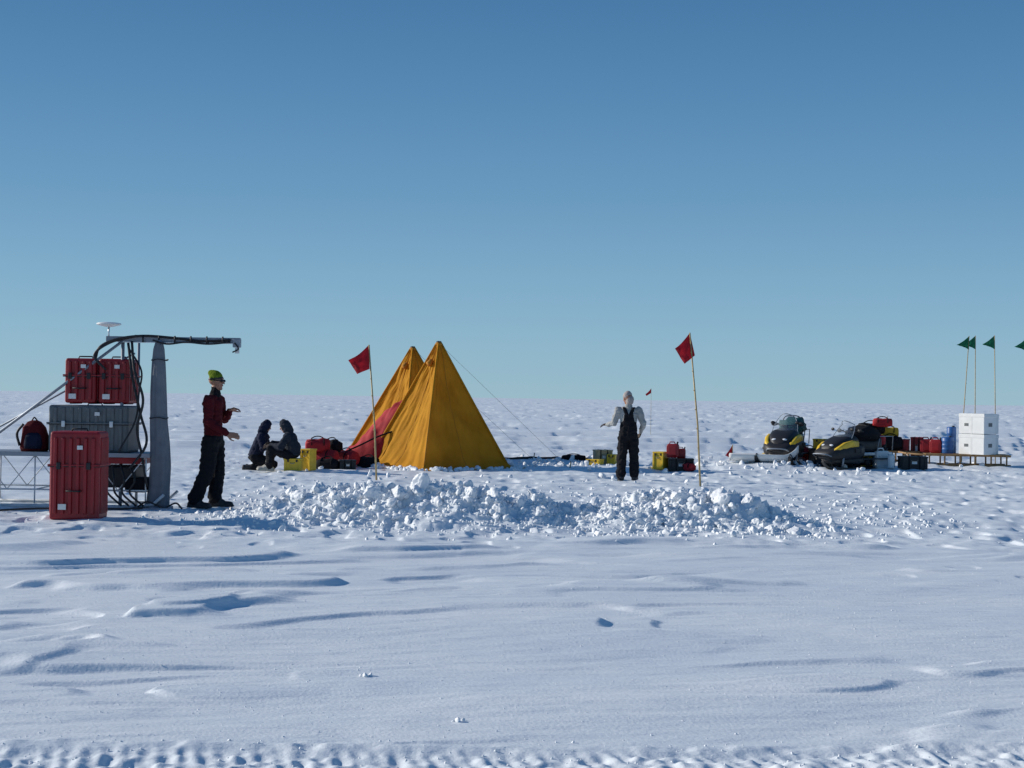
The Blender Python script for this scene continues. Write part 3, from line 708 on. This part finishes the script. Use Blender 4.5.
# ------------------------------------------------------------ snowmobiles
def snowmobile(x,y,rot,accent='yellow',cargo='teal',sc=1.,lower='yellow',tall=0.):
    T=grp('snowmobile',x,y,rot=rot,sc=sc)
    loft('hull',[(-1.28,0,.14,.30,.42),(-1.22,0,.28,.25,.50),(-1.08,0,.40,.22,.58),(-.85,0,.47,.20,.66),(-.55,0,.50,.20,.70),(-.2,0,.48,.22,.72),(.1,0,.40,.26,.72),(.3,0,.26,.3,.68)],lower,T,p=3.2)
    loft('hood_panel',[(-1.12,0,.12,.48,.585),(-1.0,0,.24,.52,.71),(-.75,0,.33,.58,.84),(-.45,0,.37,.62,.93),(-.15,0,.34,.62,.96),(.08,0,.24,.6,.88)],'black',T,p=2.6)
    loft('belly_pan',[(-1.24,0,.22,.17,.33),(-1.0,0,.36,.14,.34),(-.4,0,.47,.13,.32),(.1,0,.40,.15,.32)],'black',T,p=4)
    box('nose_grille',(0,-1.25,.40),(.26,.06,.08),'black',T,.01)
    for s in (-1,1):
        loft('side_cowl_%d'%s,[(-1.10,s*.28,.05,.44,.54),(-.95,s*.35,.06,.45,.64),(-.75,s*.38,.07,.50,.74),(-.45,s*.40,.06,.58,.80),(-.2,s*.40,.05,.6,.78)],accent,T,p=3)
        box('cowl_slot_%d'%s,(s*.36,-1.04,.43),(.14,.10,.05),'black',T,.01,rot=(0,0,s*.5))
        ico('headlamp_%d'%s,(s*.13,-1.0,.655),(.08,.05,.04),'headlamp',T)
        box('side_vent_%d'%s,(s*.49,-.30,.52),(.06,.25,.12),'black',T,.01)
        V=[];Fq=[]
        ys=np.linspace(-1.75,-.35,18)
        for k,yy in enumerate(ys):
            zz=.02+.20*max(0,(-1.35-yy)/.4)**2; w=.075*(1 if yy>-1.5 else max(.35,1-(-1.5-yy)*2))
            for dx,dz in ((-w,.03),(-w,0),(w,0),(w,.03)): V.append((s*.44+dx,yy,zz+dz))
        for k in range(17):
            for q in range(4): Fq.append([k*4+q,k*4+(q+1)%4,k*4+4+(q+1)%4,k*4+4+q])
        Fq+=[[3,2,1,0],[68,69,70,71]]
        me=bpy.data.meshes.new('ski'); me.from_pydata(V,[],Fq); link('ski_%d'%s,me,'black',T,smooth=False)
        tube('ski_loop_%d'%s,[(s*.44,-1.72,.22),(s*.44,-1.68,.30),(s*.44,-1.45,.24),(s*.44,-1.3,.06)],.013,'black',T,smoothpath=True)
        tube('spindle_%d'%s,[(s*.44,-.9,.06),(s*.42,-.82,.42)],.03,'galv',T)
        tube('a_arm_%d'%s,[(s*.43,-.88,.22),(s*.2,-.75,.30)],.02,'black',T); tube('shock_%d'%s,[(s*.42,-.86,.25),(s*.25,-.75,.55)],.028,'galv',T)
        box('running_board_%d'%s,(s*.34,.55,.27),(.16,1.3,.03),'black',T,.008)
        tube('grip_%d'%s,[(s*.25,-.02,1.06),(s*.40,.04,1.04)],.022,'black',T); ico('hand_guard_%d'%s,(s*.36,-.06,1.06),(.09,.03,.06),'black',T)
        ico('mirror_%d'%s,(s*.33,-.38,1.10),(.06,.02,.045),'black',T)
    tube('front_bumper',[(-.3,-1.15,.35),(-.2,-1.36,.42),(.2,-1.36,.42),(.3,-1.15,.35)],.018,'galv',T,smoothpath=True)
    tube('handlebar',[(-.3,0,1.05),(-.12,-.08,1.02),(.12,-.08,1.02),(.3,0,1.05)],.015,'black',T); tube('steering_column',[(0,-.08,1.02),(0,-.25,.85)],.03,'black',T)
    V=[];Fq=[];n=16
    for i_ in range(n+1):
        for j in range(n+1):
            u=i_/n*2-1;t=j/n; hw=.34*(1-.35*t**2); z=.84+.50*t*(1-.22*u*u); yy=-.60+.20*u*u+.30*t; V.append((u*hw,yy,z))
    for i_ in range(n):
        for j in range(n): a=i_*(n+1)+j; Fq.append([a,a+1,a+n+2,a+n+1])
    me=bpy.data.meshes.new('windscreen'); me.from_pydata(V,[],Fq); link('windscreen',me,'screen',T)
    rim=[V[k] for k in range(n+1)]+[V[k*(n+1)+n] for k in range(1,n+1)]+[V[n*(n+1)+k] for k in range(n,-1,-1)][1:]
    tube('screen_rim',rim,.010,'galv',T,n=6)
    loft('seat',[(.0,0,.15,.5,.80),(.2,0,.19,.45,.84),(.7,0,.20,.45,.80),(1.1,0,.19,.45,.82),(1.2,0,.15,.5,.88),(1.26,0,.1,.55,.86)],'black',T,p=3)
    box('tunnel',(0,.75,.40),(.46,1.6,.10),'alu',T,.02)
    P=[(0,-.25,.30),(0,-.15,.10),(0,.1,.035),(0,1.3,.035),(0,1.55,.12),(0,1.6,.24),(0,1.45,.33),(0,.2,.36),(0,-.15,.36)]
    Pc=catmull(P+[P[0]],6); V=[];Fq=[]
    for p in Pc: V+= [(-.2,p[1],p[2]),(.2,p[1],p[2])]
    for k in range(len(Pc)-1): Fq.append([2*k,2*k+1,2*k+3,2*k+2])
    me=bpy.data.meshes.new('track_belt'); me.from_pydata(V,[],Fq); o=link('track_belt',me,'black',T); sm=o.modifiers.new('s','SOLIDIFY'); sm.thickness=.03
    for k in range(0,len(Pc)-1,2): box('track_lug_%d'%k,(0,Pc[k][1],Pc[k][2]),(.38,.03,.045),'black',T,.005)
    for k,yy in enumerate((.1,.6,1.1,1.45)): tube('bogie_wheel_%d'%k,[(-.17,yy,.16),(.17,yy,.16)],.09,'black',T,n=16)
    for s in (-1,1): tube('rack_rail_%d'%s,[(s*.22,.9,.5),(s*.24,1.0,.9),(s*.24,1.6,.9),(s*.22,1.6,.5)],.014,'galv',T)
    loft('rack_bag',[(.0,0,.16,.8,1.0),(.15,0,.30,.78,1.12+tall),(.5,0,.33,.78,1.20+tall),(.95,0,.30,.8,1.12+tall),(1.1,0,.18,.82,1.05)],cargo,T,wr=.35,seed=x)
    tube('bag_strap',[(-.30,.5,.85),(-.22,.48,1.16+tall),(0,.46,1.22+tall),(.22,.48,1.16+tall),(.30,.5,.85)],.014,'black',T,smoothpath=True)
    return T
snowmobile(6.72,34.0,-24,'yellow','teal',.90,lower='black',tall=.06)
snowmobile(8.05,33.2,-52,'yellow','blackcloth',.84,lower='black')
# white pulk sledge lying in front of the first machine
PK=grp('white_pulk_sledge',5.95,33.0,rot=80)
V=[];Fq=[];ny,nx=20,10
for a in range(ny+1):
    for c_ in range(nx+1):
        yy=-.8+1.6*a/ny; u=c_/nx*2-1; hw=.26*(1-.5*max(0,(-yy-.4)/.4)**2)
        V.append((u*hw,yy,.02+.16*u**4+.22*max(0,(-yy-.45)/.35)**2))
for a in range(ny):
    for c_ in range(nx): q=a*(nx+1)+c_; Fq.append([q,q+1,q+nx+2,q+nx+1])
me=bpy.data.meshes.new('tub'); me.from_pydata(V,[],Fq); o=link('tub',me,'white',PK); sm=o.modifiers.new('s','SOLIDIFY'); sm.thickness=.012
duffel('yellow_duffel_bag',6.15,33.4,None,.35,.10,'yellowcloth',80)
# loads beside and behind the machines
crate('black_gear_box',7.50,33.0,None,.36,.35,.34,'black',0)
crate('yellow_gear_box',7.60,34.2,gh(7.5,34.0)+.46,.40,.3,.22,'yellow',-25); crate('black_gear_box',7.6,34.2,None,.55,.4,.46,'black',8)
duffel('black_duffel_bag',8.45,34.5,gh(8.3,34.3)+.45,.7,.18,'blackcloth',70); crate('black_gear_box',8.4,34.5,None,.8,.5,.45,'black')
duffel('yellow_duffel_bag',8.75,34.5,gh(8.3,34.3)+.76,.5,.11,'yellowcloth',75)
crate('yellow_gear_box',8.72,34.1,None,.34,.3,.40,'yellow',-30)
duffel('red_duffel_bag',8.95,34.4,gh(8.7,34.0)+.55,.45,.13,'redcloth',50)
duffel('red_duffel_bag',7.35,34.6,gh(7.4,34.6)+.1,.5,.15,'redcloth',80)

# ------------------------------------------------------------ cargo sledges
def sledge(x,y,L=2.4,rot=0):
    T=grp('wooden_cargo_sledge',x,y,rot=rot)
    for s in (-1,1):
        tube('runner_%d'%s,[(-L/2-.45,s*.35,.30),(-L/2-.3,s*.35,.12),(-L/2,s*.35,.03),(0,s*.35,.02),(L/2,s*.35,.03)],.028,'wood',T,smoothpath=True)
        tube('top_rail_%d'%s,[(-L/2-.45,s*.35,.30),(-L/2,s*.36,.27),(L/2,s*.36,.27)],.022,'wood',T)
        for k in np.linspace(-L/2+.1,L/2-.1,6): tube('stanchion_%d_%.1f'%(s,k),[(k,s*.35,.03),(k,s*.36,.27)],.022,'wood',T,n=6)
    for k in range(5): box('deck_slat_%d'%k,(0,-.36+.18*k,.293),(L,.09,.02),'wood',T,.003)
    for k in np.linspace(-L/2+.1,L/2-.1,6): box('cross_bridge_%.1f'%k,(k,0,.265),(.06,.8,.035),'wood',T,.004)
    tube('bow',[(-L/2-.45,-.35,.30),(-L/2-.62,0,.32),(-L/2-.45,.35,.30)],.022,'wood',T,smoothpath=True)
    return T
sl=sledge(11.68,36,2.1,-8); z1=sl.location.z+.306
sl2=sledge(9.75,37,1.9); z2=sl2.location.z+.306
def carton(x,y,z,w,d,h,rot):
    T=grp('white_carton',x,y,z=z,rot=rot)
    box('body',(0,0,h/2),(w,d,h),'white',T,.012); box('lid',(0,0,h-.05),(w+.012,d+.012,.09),'white',T,.008)
    box('tape',(0,0,h/2),(.05,d+.004,h+.004),'label',T,.001); box('print',(-w*.2,-d/2-.003,h*.45),(w*.16,.003,h*.14),'grey',T,0)
    box('side_print',(w/2+.003,0,h*.45),(.003,d*.3,h*.18),'grey',T,0)
    return T
for k in range(2):
    carton(11.90,35.75,z1+k*.525,.72,.56,.515,-50); carton(12.20,36.10,z1+k*.525-.004,.50,.50,.505,-50)
drum('blue_drum',11.25,36.1,z1,.16,.42,'blue'); jerry('red_fuel_can',10.98,36.2,z1,'red',-30,.9); jerry('red_fuel_can',10.82,36.5,z1,'red',-20,.9)
drum('blue_drum',11.44,36.4,z1+.0,.12,.68,'blue')
crate('red_gear_box',10.28,37,z2,.45,.5,.28,'red',-20); crate('red_gear_box',10.72,37.0,None,.30,.4,.62,'red',-20)
crate('yellow_gear_box',9.55,37,z2,.5,.5,.40,'yellow',-20); duffel('black_duffel_bag',9.5,37,z2+.41,.7,.15,'blackcloth',85)
duffel('black_duffel_bag',10.0,36.9,z2+.0,.6,.18,'blackcloth',70); duffel('yellow_duffel_bag',10.0,37.1,z2+.34,.5,.13,'yellowcloth',80)
duffel('red_duffel_bag',9.75,36.8,z2+.62,.5,.11,'redcloth',80)
duffel('blue_stuff_sack',9.15,36.8,z2+.32,.4,.13,'navy',80)
crate('black_gear_box',9.1,37,z2-.3,.45,.4,.6,'black',3)
duffel('yellow_duffel_bag',9.3,36.6,z2+.30,.4,.12,'yellowcloth',60)
crate('black_gear_box',9.55,33.3,None,.62,.42,.28,'black',-4)
jerry('white_water_can',9.02,33.2,None,'white',70,.85); jerry('white_water_can',8.88,33.6,None,'white',20,1.1)
duffel('black_duffel_bag',8.9,34.8,gh(8.9,34.8)+.34,.8,.2,'blackcloth',60)
crate('black_gear_box',8.9,35.1,None,.6,.45,.34,'black',12)

# ------------------------------------------------------------ light, sky, camera
w=bpy.data.worlds.new('World'); scene.world=w; w.use_nodes=True
nt=w.node_tree; N=nt.nodes; L=nt.links; bg=N['Background']; sky=N.new('ShaderNodeTexSky'); sky.sky_type='NISHITA'
sky.sun_disc=False; sky.sun_elevation=SUN_EL; sky.sun_rotation=R(-90)+SUN_BACK
sky.altitude=2500; sky.air_density=1.0; sky.dust_density=0.0; sky.ozone_density=3.0
tc=N.new('ShaderNodeTexCoord'); sp=N.new('ShaderNodeSeparateXYZ'); L.new(tc.outputs['Generated'],sp.inputs[0])
rp=N.new('ShaderNodeValToRGB'); L.new(sp.outputs['Z'],rp.inputs['Fac'])
def lin(c): return tuple(((v/255+.055)/1.055)**2.4 for v in c)+(1,)
E=rp.color_ramp.elements; E[0].position=0; E[0].color=lin((148,184,201)); E[1].position=1; E[1].color=lin((35,75,130))
for p_,c_ in ((.035,(140,180,202)),(.08,(127,171,200)),(.14,(106,154,191)),(.21,(86,137,180)),(.29,(68,118,164))):
    e=E.new(p_); e.color=lin(c_)
sc=N.new('ShaderNodeVectorMath'); sc.operation='SCALE'; sc.inputs['Scale'].default_value=10.0; L.new(rp.outputs['Color'],sc.inputs[0])
mx=N.new('ShaderNodeMix'); mx.data_type='RGBA'; mx.inputs['Factor'].default_value=.92
L.new(sky.outputs[0],mx.inputs['A']); L.new(sc.outputs[0],mx.inputs['B'])
L.new(mx.outputs['Result'],bg.inputs['Color']); bg.inputs['Strength'].default_value=.10
ld=bpy.data.lights.new('sun','SUN'); ld.energy=4.2; ld.angle=R(.53); ld.color=(1,.95,.87)
lo=bpy.data.objects.new('sun',ld); scene.collection.objects.link(lo)
sd=Vector((-math.cos(SUN_EL)*math.cos(SUN_BACK),math.cos(SUN_EL)*math.sin(SUN_BACK),math.sin(SUN_EL)))
lo.rotation_euler=sd.to_track_quat('Z','Y').to_euler(); lo.location=sd*50
cd=bpy.data.cameras.new('camera'); cd.sensor_width=36; cd.lens=36*1400/1024; cd.clip_start=.1; cd.clip_end=20000
co=bpy.data.objects.new('camera',cd); scene.collection.objects.link(co)
co.matrix_world=Matrix.Translation((0,0,1.6))@Matrix.Rotation(R(90+.57),4,'X')@Matrix.Rotation(R(.84),4,'Z')
scene.camera=co
scene.view_settings.view_transform='Standard'; scene.view_settings.look='None'; scene.view_settings.exposure=0
